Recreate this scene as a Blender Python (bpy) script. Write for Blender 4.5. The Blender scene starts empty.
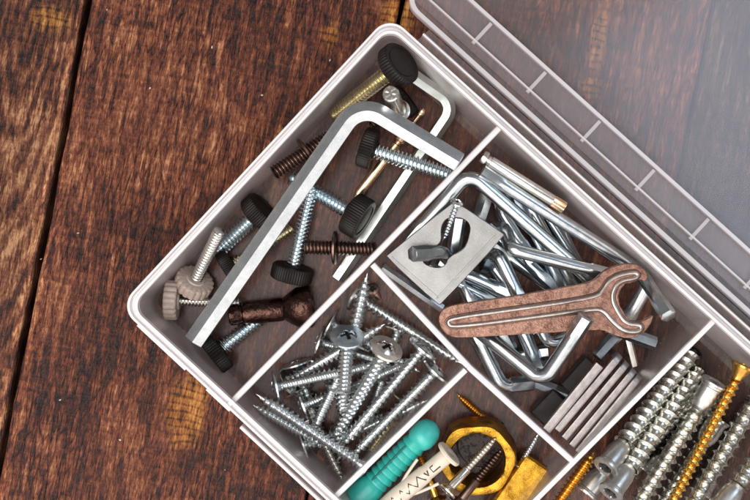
import bpy, math, random
from mathutils import Vector, Matrix
random.seed(7)
C = bpy.context.scene.collection
S = 0.001                       # everything is laid out in millimetres
H = 420.0                       # camera height above the table
KPX = 0.32                      # millimetres per photo pixel on the table
PI = math.pi
R = math.radians

def P(px, py, z):
    k = KPX * (H - z) / H
    return Vector(((px - 375) * k, -(py - 250) * k, z))
def pxmm(n, z=14): return n * KPX * (H - z) / H

# ------------------------------------------------------------------ materials
def newmat(name):
    m = bpy.data.materials.new(name); m.use_nodes = True
    nt = m.node_tree; nt.nodes.clear()
    out = nt.nodes.new('ShaderNodeOutputMaterial')
    return m, nt, out
def N(nt, typ, **kw):
    n = nt.nodes.new(typ)
    for k, v in kw.items(): setattr(n, k, v)
    return n
def ramp(nt, fac, stops):
    r = N(nt, 'ShaderNodeValToRGB')
    while len(r.color_ramp.elements) < len(stops): r.color_ramp.elements.new(0.5)
    for e, (p, c) in zip(r.color_ramp.elements, stops):
        e.position = p
        e.color = (c[0], c[1], c[2], 1) if hasattr(c, '__len__') else (c, c, c, 1)
    nt.links.new(fac, r.inputs[0]); return r.outputs[0]
def coords(nt, scale=(1, 1, 1), loc=(0, 0, 0)):
    tc = N(nt, 'ShaderNodeTexCoord'); mp = N(nt, 'ShaderNodeMapping')
    mp.inputs['Scale'].default_value = [s * 1000 for s in scale]     # texture space in millimetres
    mp.inputs['Location'].default_value = loc
    nt.links.new(tc.outputs['Object'], mp.inputs[0]); return mp.outputs[0]
def noise(nt, vec, scale, detail=4, rough=.55, dist=0.0):
    n = N(nt, 'ShaderNodeTexNoise')
    n.inputs['Scale'].default_value = scale; n.inputs['Detail'].default_value = detail
    n.inputs['Roughness'].default_value = rough; n.inputs['Distortion'].default_value = dist
    nt.links.new(vec, n.inputs['Vector']); return n.outputs['Fac']
def mixc(nt, fac, a, b, blend='MIX'):
    m = N(nt, 'ShaderNodeMix', data_type='RGBA', blend_type=blend)
    for sock, v in ((m.inputs[0], fac), (m.inputs[6], a), (m.inputs[7], b)):
        if hasattr(v, 'links'): nt.links.new(v, sock)
        elif isinstance(v, (int, float)): sock.default_value = v
        else: sock.default_value = (v[0], v[1], v[2], 1)
    return m.outputs[2]
def math_(nt, op, a, b=None, c=None):
    m = N(nt, 'ShaderNodeMath', operation=op)
    for i, v in enumerate((a, b, c)):
        if v is None: continue
        if hasattr(v, 'links'): nt.links.new(v, m.inputs[i])
        else: m.inputs[i].default_value = v
    return m.outputs[0]
def bump(nt, h, strength, dist_mm):
    b = N(nt, 'ShaderNodeBump'); b.inputs['Strength'].default_value = strength
    b.inputs['Distance'].default_value = dist_mm * S
    nt.links.new(h, b.inputs['Height']); return b.outputs[0]

def metal(name, base, dark, rough=.25, scale=.5, amount=(.4, .7), bstr=.15, bd=.06, metallic=1.0, rvar=.15, fine=3.0, spec=.5):
    m, nt, out = newmat(name)
    v = coords(nt)
    n1 = noise(nt, v, scale, 5, .6)
    n2 = noise(nt, v, fine, 3, .6)
    f = ramp(nt, math_(nt, 'ADD', math_(nt, 'MULTIPLY', n1, .65), math_(nt, 'MULTIPLY', n2, .35)), [(amount[0], 0.0), (amount[1], 1.0)])
    p = N(nt, 'ShaderNodeBsdfPrincipled')
    nt.links.new(mixc(nt, f, base, dark), p.inputs['Base Color'])
    p.inputs['Metallic'].default_value = metallic; p.inputs['Specular IOR Level'].default_value = spec
    nt.links.new(math_(nt, 'ADD', math_(nt, 'MULTIPLY', n2, rvar), rough - rvar * .5), p.inputs['Roughness'])
    nb = N(nt, 'ShaderNodeBump'); nb.inputs['Strength'].default_value = .35; nb.inputs['Distance'].default_value = .35 * S
    nt.links.new(noise(nt, v, .11, 2, .5), nb.inputs['Height'])
    fb = N(nt, 'ShaderNodeBump'); fb.inputs['Strength'].default_value = bstr; fb.inputs['Distance'].default_value = bd * S
    nt.links.new(n2, fb.inputs['Height']); nt.links.new(nb.outputs[0], fb.inputs['Normal'])
    nt.links.new(fb.outputs[0], p.inputs['Normal'])
    nt.links.new(p.outputs[0], out.inputs[0]); return m

M = {}
M['chrome']  = metal('bright_steel', (.64, .65, .66), (.44, .46, .48), .30, .3, bstr=.08, bd=.05, rvar=.25)
M['key']     = metal('zinc_key', (.53, .55, .56), (.34, .37, .39), .24, .35, bstr=.12, bd=.05)
M['keyblue'] = metal('blue_zinc_key', (.52, .59, .63), (.32, .40, .46), .24, .35, bstr=.12, bd=.05)
M['keygreen'] = metal('green_tinged_key', (.78, .82, .77), (.55, .60, .54), .3, .3, bstr=.15)
M['zinc']    = metal('zinc_thread', (.74, .82, .85), (.50, .60, .65), .22, .3, bstr=.05)
M['screw']   = metal('screw_zinc', (.74, .76, .76), (.48, .50, .49), .24, .5)
M['nickel']  = metal('nickel_confirmat', (.62, .61, .56), (.40, .39, .34), .27, .45)
M['head'] = metal('worn_head', (.66, .65, .62), (.40, .39, .36), .34, .6, rvar=.25)
M['yellowzinc'] = metal('yellow_zinc', (.80, .73, .54), (.56, .49, .32), .25, .3, bstr=.05)
M['warmsteel'] = metal('warm_steel', (.78, .74, .68), (.54, .49, .44), .25, .3, bstr=.05)
M['gold']    = metal('gold_screw', (.74, .43, .10), (.46, .22, .04), .26, .5)
M['brass']   = metal('old_brass', (.70, .38, .045), (.17, .07, .007), .30, .3, (.40, .64), .6, .3)
M['dowel']   = metal('pale_brass', (.82, .58, .38), (.58, .36, .22), .26, .4)
M['bronze']  = metal('dark_bronze_shade', (.20, .125, .10), (.07, .045, .04), .34, .5)
M['cast']    = metal('cast_dark_bronze', (.10, .05, .038), (.03, .016, .013), .2, .5, (.35, .65), .55, .5, rvar=.15, fine=.8)
M['greykey'] = metal('dull_grey_key', (.40, .36, .345), (.24, .21, .20), .42, .5, bstr=.3)
M['plate']   = metal('dull_steel_plate', (.215, .21, .205), (.14, .135, .13), .32, .15, (.35, .75), .15, .06, rvar=.3)
M['rust']    = metal('rusty_copper', (.37, .205, .15), (.10, .042, .03), .40, .5, (.40, .66), .7, .18, metallic=.85, rvar=.3, fine=2.2)
M['rib']     = metal('worn_rib', (.56, .50, .46), (.34, .24, .20), .3, .6, (.4, .75), .3)
M['black']   = metal('black_knob', (.009, .0065, .0055), (.016, .012, .010), .42, .5, metallic=0, spec=.18)
M['blackface'] = metal('black_knob_face', (.014, .011, .010), (.024, .019, .016), .5, 1.2, metallic=0, bstr=.5, bd=.2, spec=.2)
M['pad'] = metal('worn_rubber', (.075, .055, .05), (.012, .009, .008), .5, .45, (.50, .56), .8, .5, metallic=0, spec=.3, fine=1.2)
M['blackbar'] = metal('black_oxide', (.035, .028, .026), (.02, .016, .015), .35, .5, metallic=.6)
M['beige']   = metal('beige_plastic', (.55, .43, .36), (.40, .31, .25), .5, .5, metallic=0)
M['cream']   = metal('cream_plastic', (.68, .58, .47), (.55, .44, .34), .42, .4, metallic=0)
M['teal']    = metal('teal_plastic', (.03, .42, .355), (.02, .32, .27), .34, .4, metallic=0)
M['tealcap'] = metal('teal_cap', (.05, .44, .38), (.04, .36, .31), .34, .4, metallic=0)
M['recess']  = metal('recess_shade', (.03, .028, .026), (.02, .018, .017), .5, .5, metallic=.5)  # dark colour set into screw head recesses in place of their shade
M['slot']    = metal('slot_dark', (.035, .025, .02), (.02, .015, .012), .6, .5, metallic=0)
M['tealslot'] = metal('teal_slot', (.006, .13, .11), (.004, .09, .08), .6, .5, metallic=0)

def plastic(name, alpha, col=(.80, .76, .76), rough=.3, haze=.5, spec=.5, scratch=0.0):
    """milky polypropylene: part of the light passes, the rest is scattered; a gloss on top"""
    m, nt, out = newmat(name)
    v = coords(nt)
    n = noise(nt, v, .06, 4, .6); n2 = noise(nt, v, .9, 3, .6)
    tr = N(nt, 'ShaderNodeBsdfTransparent'); tr.inputs[0].default_value = (.97, .945, .94, 1)
    df = N(nt, 'ShaderNodeBsdfDiffuse'); tl = N(nt, 'ShaderNodeBsdfTranslucent')
    df.inputs[0].default_value = (*col, 1); tl.inputs[0].default_value = (*col, 1)
    mx = N(nt, 'ShaderNodeMixShader'); mx.inputs[0].default_value = haze
    nt.links.new(df.outputs[0], mx.inputs[1]); nt.links.new(tl.outputs[0], mx.inputs[2])
    m2 = N(nt, 'ShaderNodeMixShader')
    a = math_(nt, 'ADD', alpha - .04, math_(nt, 'MULTIPLY', n, .08))
    if scratch:
        vs = coords(nt, (.25, 2.5, 1))
        s = ramp(nt, noise(nt, vs, .5, 5, .7, 1.0), [(.62, 0.0), (.75, 1.0)])
        a = math_(nt, 'ADD', a, math_(nt, 'MULTIPLY', s, scratch))
    nt.links.new(a, m2.inputs[0])
    nt.links.new(tr.outputs[0], m2.inputs[1]); nt.links.new(mx.outputs[0], m2.inputs[2])
    gl = N(nt, 'ShaderNodeBsdfGlossy'); gl.inputs['Roughness'].default_value = rough
    nb = bump(nt, math_(nt, 'ADD', n, math_(nt, 'MULTIPLY', n2, .25)),   .18, .2)
    nt.links.new(nb, gl.inputs['Normal'])
    fr = N(nt, 'ShaderNodeFresnel'); fr.inputs['IOR'].default_value = 1.5
    nt.links.new(nb, fr.inputs['Normal'])
    m3 = N(nt, 'ShaderNodeMixShader')
    nt.links.new(math_(nt, 'MULTIPLY', fr.outputs[0], spec), m3.inputs[0])
    nt.links.new(m2.outputs[0], m3.inputs[1]); nt.links.new(gl.outputs[0], m3.inputs[2])
    nt.links.new(m3.outputs[0], out.inputs[0]); return m
M['wallp']  = plastic('clear_wall_plastic', .15, (.97, .88, .84), rough=.25, spec=.22, scratch=.10, haze=.6)
M['rimp']   = plastic('thick_rim_plastic', .78, (.94, .89, .89), rough=.25, spec=.6, haze=.12)
M['divp']   = plastic('divider_plastic', .15, (.97, .88, .84), rough=.25, spec=.25, haze=.6, scratch=.08)
M['floorp'] = plastic('floor_plastic', .045, (.86, .58, .50), rough=.2, spec=.25)
M['lidp']   = plastic('lid_plastic', .09, (.86, .76, .76), rough=.14, spec=.9, scratch=.05)
M['lidrim'] = plastic('lid_rib_plastic', .55, (.90, .85, .87), rough=.25, spec=.6, haze=.12)
M['ribp'] = plastic('lid_rung_plastic', .40, (.90, .85, .87), rough=.25, spec=.4, haze=.12)
M['lidband'] = plastic('lid_band_plastic', .13, (.82, .76, .78), rough=.2, spec=.4)

def wood(name):
    m, nt, out = newmat(name)
    fibre = coords(nt, (1, .135, 1))            # x across the plank, y along the grain
    v = coords(nt)
    pid = N(nt, 'ShaderNodeAttribute'); pid.attribute_name = 'plank'
    off = N(nt, 'ShaderNodeVectorMath', operation='ADD')
    sc = N(nt, 'ShaderNodeVectorMath', operation='SCALE'); sc.inputs[3].default_value = 57.0
    nt.links.new(pid.outputs['Vector'], sc.inputs[0]); nt.links.new(fibre, off.inputs[0]); nt.links.new(sc.outputs[0], off.inputs[1])
    fv = off.outputs[0]
    n_fine = noise(nt, fv, .80, 5, .66, .7)
    n_mid = noise(nt, fv, .28, 5, .6, 1.5)
    n_chip = noise(nt, coords(nt, (1, .38, 1)), .95, 4, .62, .8)
    n_big = noise(nt, v, .022, 4, .6, .5)
    cross = coords(nt, (.14, 1.3, 1))
    n_cross = noise(nt, cross, .42, 3, .6, .4)      # saw marks across the grain
    # growth rings: broad wavy lines along the plank, strongest on the left plank
    n_grain = noise(nt, coords(nt, (1, .24, 1)), 1.7, 3, .7, .5)
    wsc = N(nt, 'ShaderNodeVectorMath', operation='MULTIPLY_ADD')
    wn = N(nt, 'ShaderNodeTexNoise'); wn.inputs['Scale'].default_value = .5; wn.inputs['Detail'].default_value = 3
    nt.links.new(fv, wn.inputs['Vector'])
    nt.links.new(wn.outputs['Color'], wsc.inputs[0]); wsc.inputs[1].default_value = (2.2, .7, 0); nt.links.new(fv, wsc.inputs[2])
    vo = N(nt, 'ShaderNodeTexVoronoi', feature='DISTANCE_TO_EDGE'); vo.inputs['Scale'].default_value = .62; nt.links.new(wsc.outputs[0], vo.inputs['Vector'])
    crack = ramp(nt, vo.outputs['Distance'], [(.0, 0.0), (.10, 1.0)])
    vc = N(nt, 'ShaderNodeTexVoronoi', feature='F1'); vc.inputs['Scale'].default_value = .62; nt.links.new(wsc.outputs[0], vc.inputs['Vector'])
    cell = N(nt, 'ShaderNodeSeparateColor'); nt.links.new(vc.outputs['Color'], cell.inputs[0])
    flake = math_(nt, 'ADD', math_(nt, 'MULTIPLY', math_(nt, 'SUBTRACT', cell.outputs[0], .5), .075), math_(nt, 'MULTIPLY', math_(nt, 'SUBTRACT', crack, .8), .09))
    def rings(cx, cy, stretch, freq):
        mp = N(nt, 'ShaderNodeMapping'); mp.inputs['Location'].default_value = (-cx, -cy * stretch, 0); mp.inputs['Scale'].default_value = (1, stretch, 0)
        nt.links.new(v, mp.inputs[0])
        ln = N(nt, 'ShaderNodeVectorMath', operation='LENGTH'); nt.links.new(mp.outputs[0], ln.inputs[0])
        n_w = noise(nt, v, .05, 4, .6, .3)
        d = math_(nt, 'ADD', math_(nt, 'MULTIPLY', ln.outputs['Value'], freq), math_(nt, 'ADD', math_(nt, 'MULTIPLY', n_w, 9.0), math_(nt, 'MULTIPLY', n_mid, 2.5)))
        return math_(nt, 'ADD', .5, math_(nt, 'MULTIPLY', math_(nt, 'SINE', d), .5))
    kx, ky = table_local(30, 30); rk = rings(kx, ky, .22, 2.3)
    kx, ky = table_local(310, -260); rm = rings(kx, ky, .10, 1.5)
    h = math_(nt, 'ADD', math_(nt, 'ADD', math_(nt, 'MULTIPLY', n_fine, .36), math_(nt, 'MULTIPLY', n_grain, .26)), math_(nt, 'MULTIPLY', n_mid, .20))
    h = math_(nt, 'ADD', h, math_(nt, 'MULTIPLY', n_chip, .26))
    h = math_(nt, 'ADD', h, math_(nt, 'MULTIPLY', n_cross, .14))
    sepx = N(nt, 'ShaderNodeSeparateXYZ'); nt.links.new(N(nt, 'ShaderNodeTexCoord').outputs['Object'], sepx.inputs[0])
    isl = math_(nt, 'LESS_THAN', sepx.outputs[0], -.1046)
    ringamt = math_(nt, 'ADD', math_(nt, 'MULTIPLY', math_(nt, 'MULTIPLY', rk, isl), .10), math_(nt, 'MULTIPLY', math_(nt, 'MULTIPLY', rm, math_(nt, 'SUBTRACT', 1.0, isl)), .05))
    ringamt = math_(nt, 'SUBTRACT', ringamt, .03)
    h = math_(nt, 'ADD', math_(nt, 'ADD', h, ringamt), math_(nt, 'MULTIPLY', flake, ramp(nt, noise(nt, v, .03, 3, .6), [(.38, .35), (.62, 1.0)])))
    h = math_(nt, 'ADD', h, math_(nt, 'ADD', -.05, math_(nt, 'MULTIPLY', math_(nt, 'SUBTRACT', n_big, .5), .36)))
    col = ramp(nt, h, [(.43, (.006, .0018, .0012)), (.51, (.043, .0095, .0042)), (.57, (.110, .0275, .0105)),
                       (.635, (.200, .068, .028)), (.73, (.44, .215, .105))])
    # amber worn patches: places where the stain is gone, crossed by dark saw lines
    def patch(cx, cy, rx, ry):
        mp = N(nt, 'ShaderNodeMapping'); mp.inputs['Location'].default_value = (-cx / rx, -cy / ry, 0)
        mp.inputs['Scale'].default_value = (1 / rx, 1 / ry, 0.0)
        nt.links.new(v, mp.inputs[0])
        ln = N(nt, 'ShaderNodeVectorMath', operation='LENGTH'); nt.links.new(mp.outputs[0], ln.inputs[0])
        e = math_(nt, 'ADD', ln.outputs['Value'], math_(nt, 'MULTIPLY', math_(nt, 'SUBTRACT', n_mid, .5), 1.6))
        return ramp(nt, e, [(.55, 1.0), (1.0, 0.0)])
    pt = None
    for a in PATCHES:
        q = patch(*a); pt = q if pt is None else math_(nt, 'MAXIMUM', pt, q)
    wl = N(nt, 'ShaderNodeTexWave', wave_type='BANDS', bands_direction='Y'); wl.inputs['Scale'].default_value = .13
    wl.inputs['Distortion'].default_value = 7; wl.inputs['Detail'].default_value = 3; wl.inputs['Detail Scale'].default_value = .5; nt.links.new(v, wl.inputs['Vector'])
    amber = ramp(nt, math_(nt, 'ADD', math_(nt, 'ADD', h, .02), math_(nt, 'MULTIPLY', ramp(nt, wl.outputs['Fac'], [(.0, 0.0), (.4, 1.0)]), .09)),
                 [(.46, (.012, .004, .002)), (.55, (.10, .028, .006)), (.65, (.34, .125, .018)), (.76, (.56, .29, .07))])
    col = mixc(nt, math_(nt, 'MULTIPLY', pt, .72), col, amber)
    # colour of each plank
    tint = N(nt, 'ShaderNodeAttribute'); tint.attribute_name = 'tint'
    col = mixc(nt, 1.0, col, tint.outputs['Color'], 'MULTIPLY')
    # pale specks
    spk = ramp(nt, noise(nt, v, .55, 2, .5), [(.80, 0.0), (.83, 1.0)])
    col = mixc(nt, math_(nt, 'MULTIPLY', spk, .5), col, (.55, .42, .34))
    p = N(nt, 'ShaderNodeBsdfPrincipled')
    nt.links.new(col, p.inputs['Base Color'])
    nt.links.new(ramp(nt, h, [(.4, .36), (.7, .62)]), p.inputs['Roughness'])
    p.inputs['Specular IOR Level'].default_value = .4
    nt.links.new(bump(nt, h, 1.0, 2.2), p.inputs['Normal'])
    nt.links.new(p.outputs[0], out.inputs[0]); return m

# ------------------------------------------------------------------ mesh building
class MB:
    def __init__(s): s.v = []; s.f = []; s.m = []
    def add(s, verts, faces, mat=0):
        o = len(s.v); s.v += [Vector(q) for q in verts]
        for f in faces: s.f.append([i + o for i in f]); s.m.append(mat)
    def grid(s, rows, closed=True, mat=0, cap0=False, cap1=False):
        n = len(rows[0]); vs = [q for r in rows for q in r]; fs = []
        for i in range(len(rows) - 1):
            for j in range(n if closed else n - 1):
                k = (j + 1) % n
                fs.append((i * n + j, i * n + k, (i + 1) * n + k, (i + 1) * n + j))
        if cap0: fs.append(tuple(range(n - 1, -1, -1)))
        if cap1: fs.append(tuple((len(rows) - 1) * n + j for j in range(n)))
        s.add(vs, fs, mat)
    def lathe(s, prof, n=24, mat=0, rfun=None, cap0=True, cap1=True):
        rows = []
        for (r, z) in prof:
            rows.append([Vector((r * (rfun(2 * PI * j / n, r, z) if rfun else 1) * math.cos(2 * PI * j / n),
                                 r * (rfun(2 * PI * j / n, r, z) if rfun else 1) * math.sin(2 * PI * j / n), z)) for j in range(n)])
        s.grid(rows, True, mat, cap0, cap1)
    def mesh(s, name, mats, sharp=38, smooth=True, off=Vector((0, 0, 0))):
        me = bpy.data.meshes.new(name)
        me.from_pydata([((q - off) * S)[:] for q in s.v], [], s.f)
        for mm in mats: me.materials.append(mm)
        me.polygons.foreach_set('material_index', s.m)
        me.polygons.foreach_set('use_smooth', [smooth] * len(s.f))
        me.validate(); me.update()
        import bmesh
        bm = bmesh.new(); bm.from_mesh(me)
        bmesh.ops.recalc_face_normals(bm, faces=bm.faces)
        bm.to_mesh(me); bm.free()
        if smooth: me.set_sharp_from_angle(angle=R(sharp))
        return me

def link(name, me, parent=None, mat4=None):
    o = bpy.data.objects.new(name, me); C.objects.link(o)
    if parent: o.parent = parent
    if mat4 is not None: o.matrix_local = mat4
    return o
def tag(o, label, cat, group=None):
    o['label'] = label; o['category'] = cat
    if group: o['group'] = group
    return o
def frame(A, B, roll=0.0):
    z = (B - A).normalized()
    x = Vector((0, 0, 1)).cross(z)
    if x.length < 1e-4: x = Vector((1, 0, 0))
    x.normalize(); y = z.cross(x)
    m = Matrix((x, y, z)).transposed().to_4x4() @ Matrix.Rotation(roll, 4, 'Z')
    return Matrix.Translation(A * S) @ m
def thing(name, A, B, label, cat, group=None, roll=0.0):
    o = bpy.data.objects.new(name, None); C.objects.link(o)
    o.empty_display_size = .004
    o.matrix_world = frame(A, B, roll)
    return tag(o, label, cat, group)

def thread(mb, z0, L, r, depth, pitch, n=16, prof=(1, .55, 0, 0, 0, .55), taper=None, mat=0, endcap=True):
    """a helical thread from z0 to z0+L"""
    ns = len(prof); rows = int(math.ceil(L / pitch * ns)) + ns
    vs = []
    for i in range(-ns, rows + ns + 1):
        for j in range(n):
            th = 2 * PI * j / n
            z = min(max((i / ns + j / n) * pitch, 0), L)
            rr = r - depth * (1 - prof[i % ns])
            if taper: rr *= taper(z / L)
            vs.append((rr * math.cos(th), rr * math.sin(th), z0 + z))
    tot = rows + 2 * ns + 1; fs = []
    for i in range(tot - 1):
        for j in range(n - 1):
            fs.append((i * n + j, i * n + j + 1, (i + 1) * n + j + 1, (i + 1) * n + j))
        if i + 1 + ns < tot:
            fs.append((i * n + n - 1, (i + ns) * n, (i + 1 + ns) * n, (i + 1) * n + n - 1))
    mb.add(vs, fs, mat)
    if endcap:
        mb.lathe([(r - depth * .35, z0 + L - .02), (r - depth * 1.1, z0 + L + .4), (0.01, z0 + L + .42)], n, mat, cap0=False)

def polar_head(mb, Rr, zf, rings=18, n=48, mat=0, base=0.0, rim=.5, mask=None, closed=True):
    """a round head standing at z<=0 that faces -Z; zf(x,y) is the height of its face"""
    rows = []
    for i in range(rings + 1):
        r = max(Rr * i / rings, 1e-3)
        rows.append([Vector((r * math.cos(2 * PI * j / n), r * math.sin(2 * PI * j / n), -zf(r * math.cos(2 * PI * j / n), r * math.sin(2 * PI * j / n)))) for j in range(n)])
    rows.append([Vector((Rr * 1.02 * math.cos(2 * PI * j / n), Rr * 1.02 * math.sin(2 * PI * j / n), base - rim * .3)) for j in range(n)])
    rows.append([Vector((Rr * .98 * math.cos(2 * PI * j / n), Rr * .98 * math.sin(2 * PI * j / n), base)) for j in range(n)])
    if closed: rows.append([Vector((.6 * math.cos(2 * PI * j / n), .6 * math.sin(2 * PI * j / n), base)) for j in range(n)])
    f0 = len(mb.f); o = len(mb.v)
    mb.grid(rows, True, mat, True, closed)
    if mask:
        for fi in range(f0, len(mb.f)):
            f = mb.f[fi]
            if max(f) - o < n * (rings + 1):
                c = sum((mb.v[q] for q in f), Vector()) / len(f)
                if mask(c.x, c.y) > .6: mb.m[fi] = 1
def sstep(a, b, x):
    t = min(max((x - a) / (b - a), 0), 1); return t * t * (3 - 2 * t)
def cross_mask(x, y, w, l):
    a = (1 - sstep(w, w + .22, abs(x))) * (1 - sstep(l - .3, l, abs(y)))
    b = (1 - sstep(w, w + .22, abs(y))) * (1 - sstep(l - .3, l, abs(x)))
    return max(a, b)
def hex_mask(x, y, rr):
    d = max(abs(x * math.cos(k * PI / 3) + y * math.sin(k * PI / 3)) for k in range(3))
    return 1 - sstep(rr - .22, rr, d)

# ------------------------------------------------------------------ sweeps (keys, rods)
def fillet(pts, rad):
    out = [pts[0]]
    for i in range(1, len(pts) - 1):
        a, b, c = pts[i - 1], pts[i], pts[i + 1]
        u, w = (a - b), (c - b); lu, lw = u.length, w.length; u.normalize(); w.normalize()
        ang = u.angle(w); t = min(rad / math.tan(ang / 2), lu * .48 if i > 1 else lu * .95, lw * .48 if i < len(pts) - 2 else lw * .95)
        rr = t * math.tan(ang / 2)
        bis = (u + w).normalized(); cen = b + bis * (rr / math.sin(ang / 2))
        p0 = b + u * t; p1 = b + w * t; v0 = p0 - cen; v1 = p1 - cen
        full = v0.angle(v1); ax = v0.cross(v1).normalized()
        for k in range(13):
            out.append(cen + Matrix.Rotation(full * k / 12, 3, ax) @ v0)
    out.append(pts[-1]); return out
def resample(pts, step):
    out = [pts[0]]
    for a, b in zip(pts, pts[1:]):
        n = max(1, int((b - a).length / step))
        for k in range(1, n + 1): out.append(a.lerp(b, k / n))
    return out
def hexsec(t, r):        # apothem r, softened corners
    k = round(t / (PI / 3)); d = t - k * PI / 3
    return r / max(math.cos(d), .875)
def sweep(mb, pts, r, sect='hex', roll=0.0, n=24, mat=0, hexend=0.0, hexscale=.98, cham=.35, flats=(1, 1), up=Vector((0, 0, 1))):
    L = [0.0]
    for a, b in zip(pts, pts[1:]): L.append(L[-1] + (b - a).length)
    tot = L[-1]
    t0 = (pts[1] - pts[0]).normalized()
    x = (up - t0 * up.dot(t0))
    if x.length < .05: x = Vector((1, 0, 0)) - t0 * t0.x
    x.normalize(); rows = []
    prev = t0
    stations = [(pts[0], t0, 0.0, 1 - cham * .45)] if cham else []
    for i, q in enumerate(pts):
        if i == 0: t = t0
        elif i == len(pts) - 1: t = (pts[i] - pts[i - 1]).normalized()
        else: t = ((pts[i + 1] - pts[i]).normalized() + (pts[i] - pts[i - 1]).normalized()).normalized()
        rot = prev.rotation_difference(t); x = (rot @ x); prev = t
        y = t.cross(x)
        e = min(L[i] if flats[0] else 1e9, (tot - L[i]) if flats[1] else 1e9)
        hx = 1.0 if sect == 'hex' else (1 - sstep(hexend, hexend + 1.6, e) if hexend else 0.0)
        def ring(scale, shift):
            row = []
            for j in range(n):
                th = 2 * PI * j / n
                if sect == 'square':
                    c, s_ = math.cos(th), math.sin(th); k = min(1 / max(abs(c), abs(s_)), 1.3); rr = r * k
                else:
                    rr = r * (1 - hx) + hexsec(th, r * hexscale if sect != 'hex' else r) * hx
                row.append(q + t * shift + (x * math.cos(th + roll) + y * math.sin(th + roll)) * rr * scale)
            return row
        if i == 0 and cham: rows.append(ring(1 - cham, -cham * r * .5))
        rows.append(ring(1, 0))
        if i == len(pts) - 1 and cham: rows.append(ring(1 - cham, cham * r * .5))
    mb.grid(rows, True, mat, True, True)

def key(name, pts_px, dia_px, mat, label, cat='hex key', group=None, rad=12, sect='round', roll=0.0, hexend=7.0, flats=(1, 1), sharp=30, n=24):
    pts = [P(*q) for q in pts_px]
    zz = sum(q[2] for q in pts_px) / len(pts_px)
    r = pxmm(dia_px * (1.12 if sect == 'round' else 1), zz) / 2
    path = resample(fillet(pts, pxmm(rad, zz)), 2.0)
    mb = MB(); sweep(mb, path, r, sect, roll, n, 0, hexend, .98, .22, flats)
    o = link(name, mb.mesh(name, [mat], sharp, off=pts[0]))
    o.location = pts[0] * S
    return tag(o, label, cat, group)

def curve_mesh(name, outline, holes, thick, bevel, mats):
    cu = bpy.data.curves.new(name, 'CURVE'); cu.dimensions = '2D'; cu.fill_mode = 'BOTH'
    cu.extrude = (thick / 2 - bevel) * S; cu.bevel_depth = bevel * S; cu.bevel_resolution = 2; cu.offset = -bevel * S
    for loop in [outline] + holes:
        sp = cu.splines.new('POLY'); sp.points.add(len(loop) - 1); sp.use_cyclic_u = True
        for q, pt in zip(loop, sp.points): pt.co = (q[0] * S, q[1] * S, 0, 1)
    tmp = bpy.data.objects.new(name, cu); C.objects.link(tmp)
    dg = bpy.context.evaluated_depsgraph_get()
    me = bpy.data.meshes.new_from_object(tmp.evaluated_get(dg))
    bpy.data.objects.remove(tmp); me.name = name
    me.materials.clear()
    for mm in mats: me.materials.append(mm)
    me.polygons.foreach_set('use_smooth', [True] * len(me.polygons)); me.set_sharp_from_angle(angle=R(30))
    return me
def chaikin(p, k=2):
    for _ in range(k):
        q = []
        for i in range(len(p)):
            a, b = p[i], p[(i + 1) % len(p)]
            q += [(a[0] * .75 + b[0] * .25, a[1] * .75 + b[1] * .25), (a[0] * .25 + b[0] * .75, a[1] * .25 + b[1] * .75)]
        p = q
    return p

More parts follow.
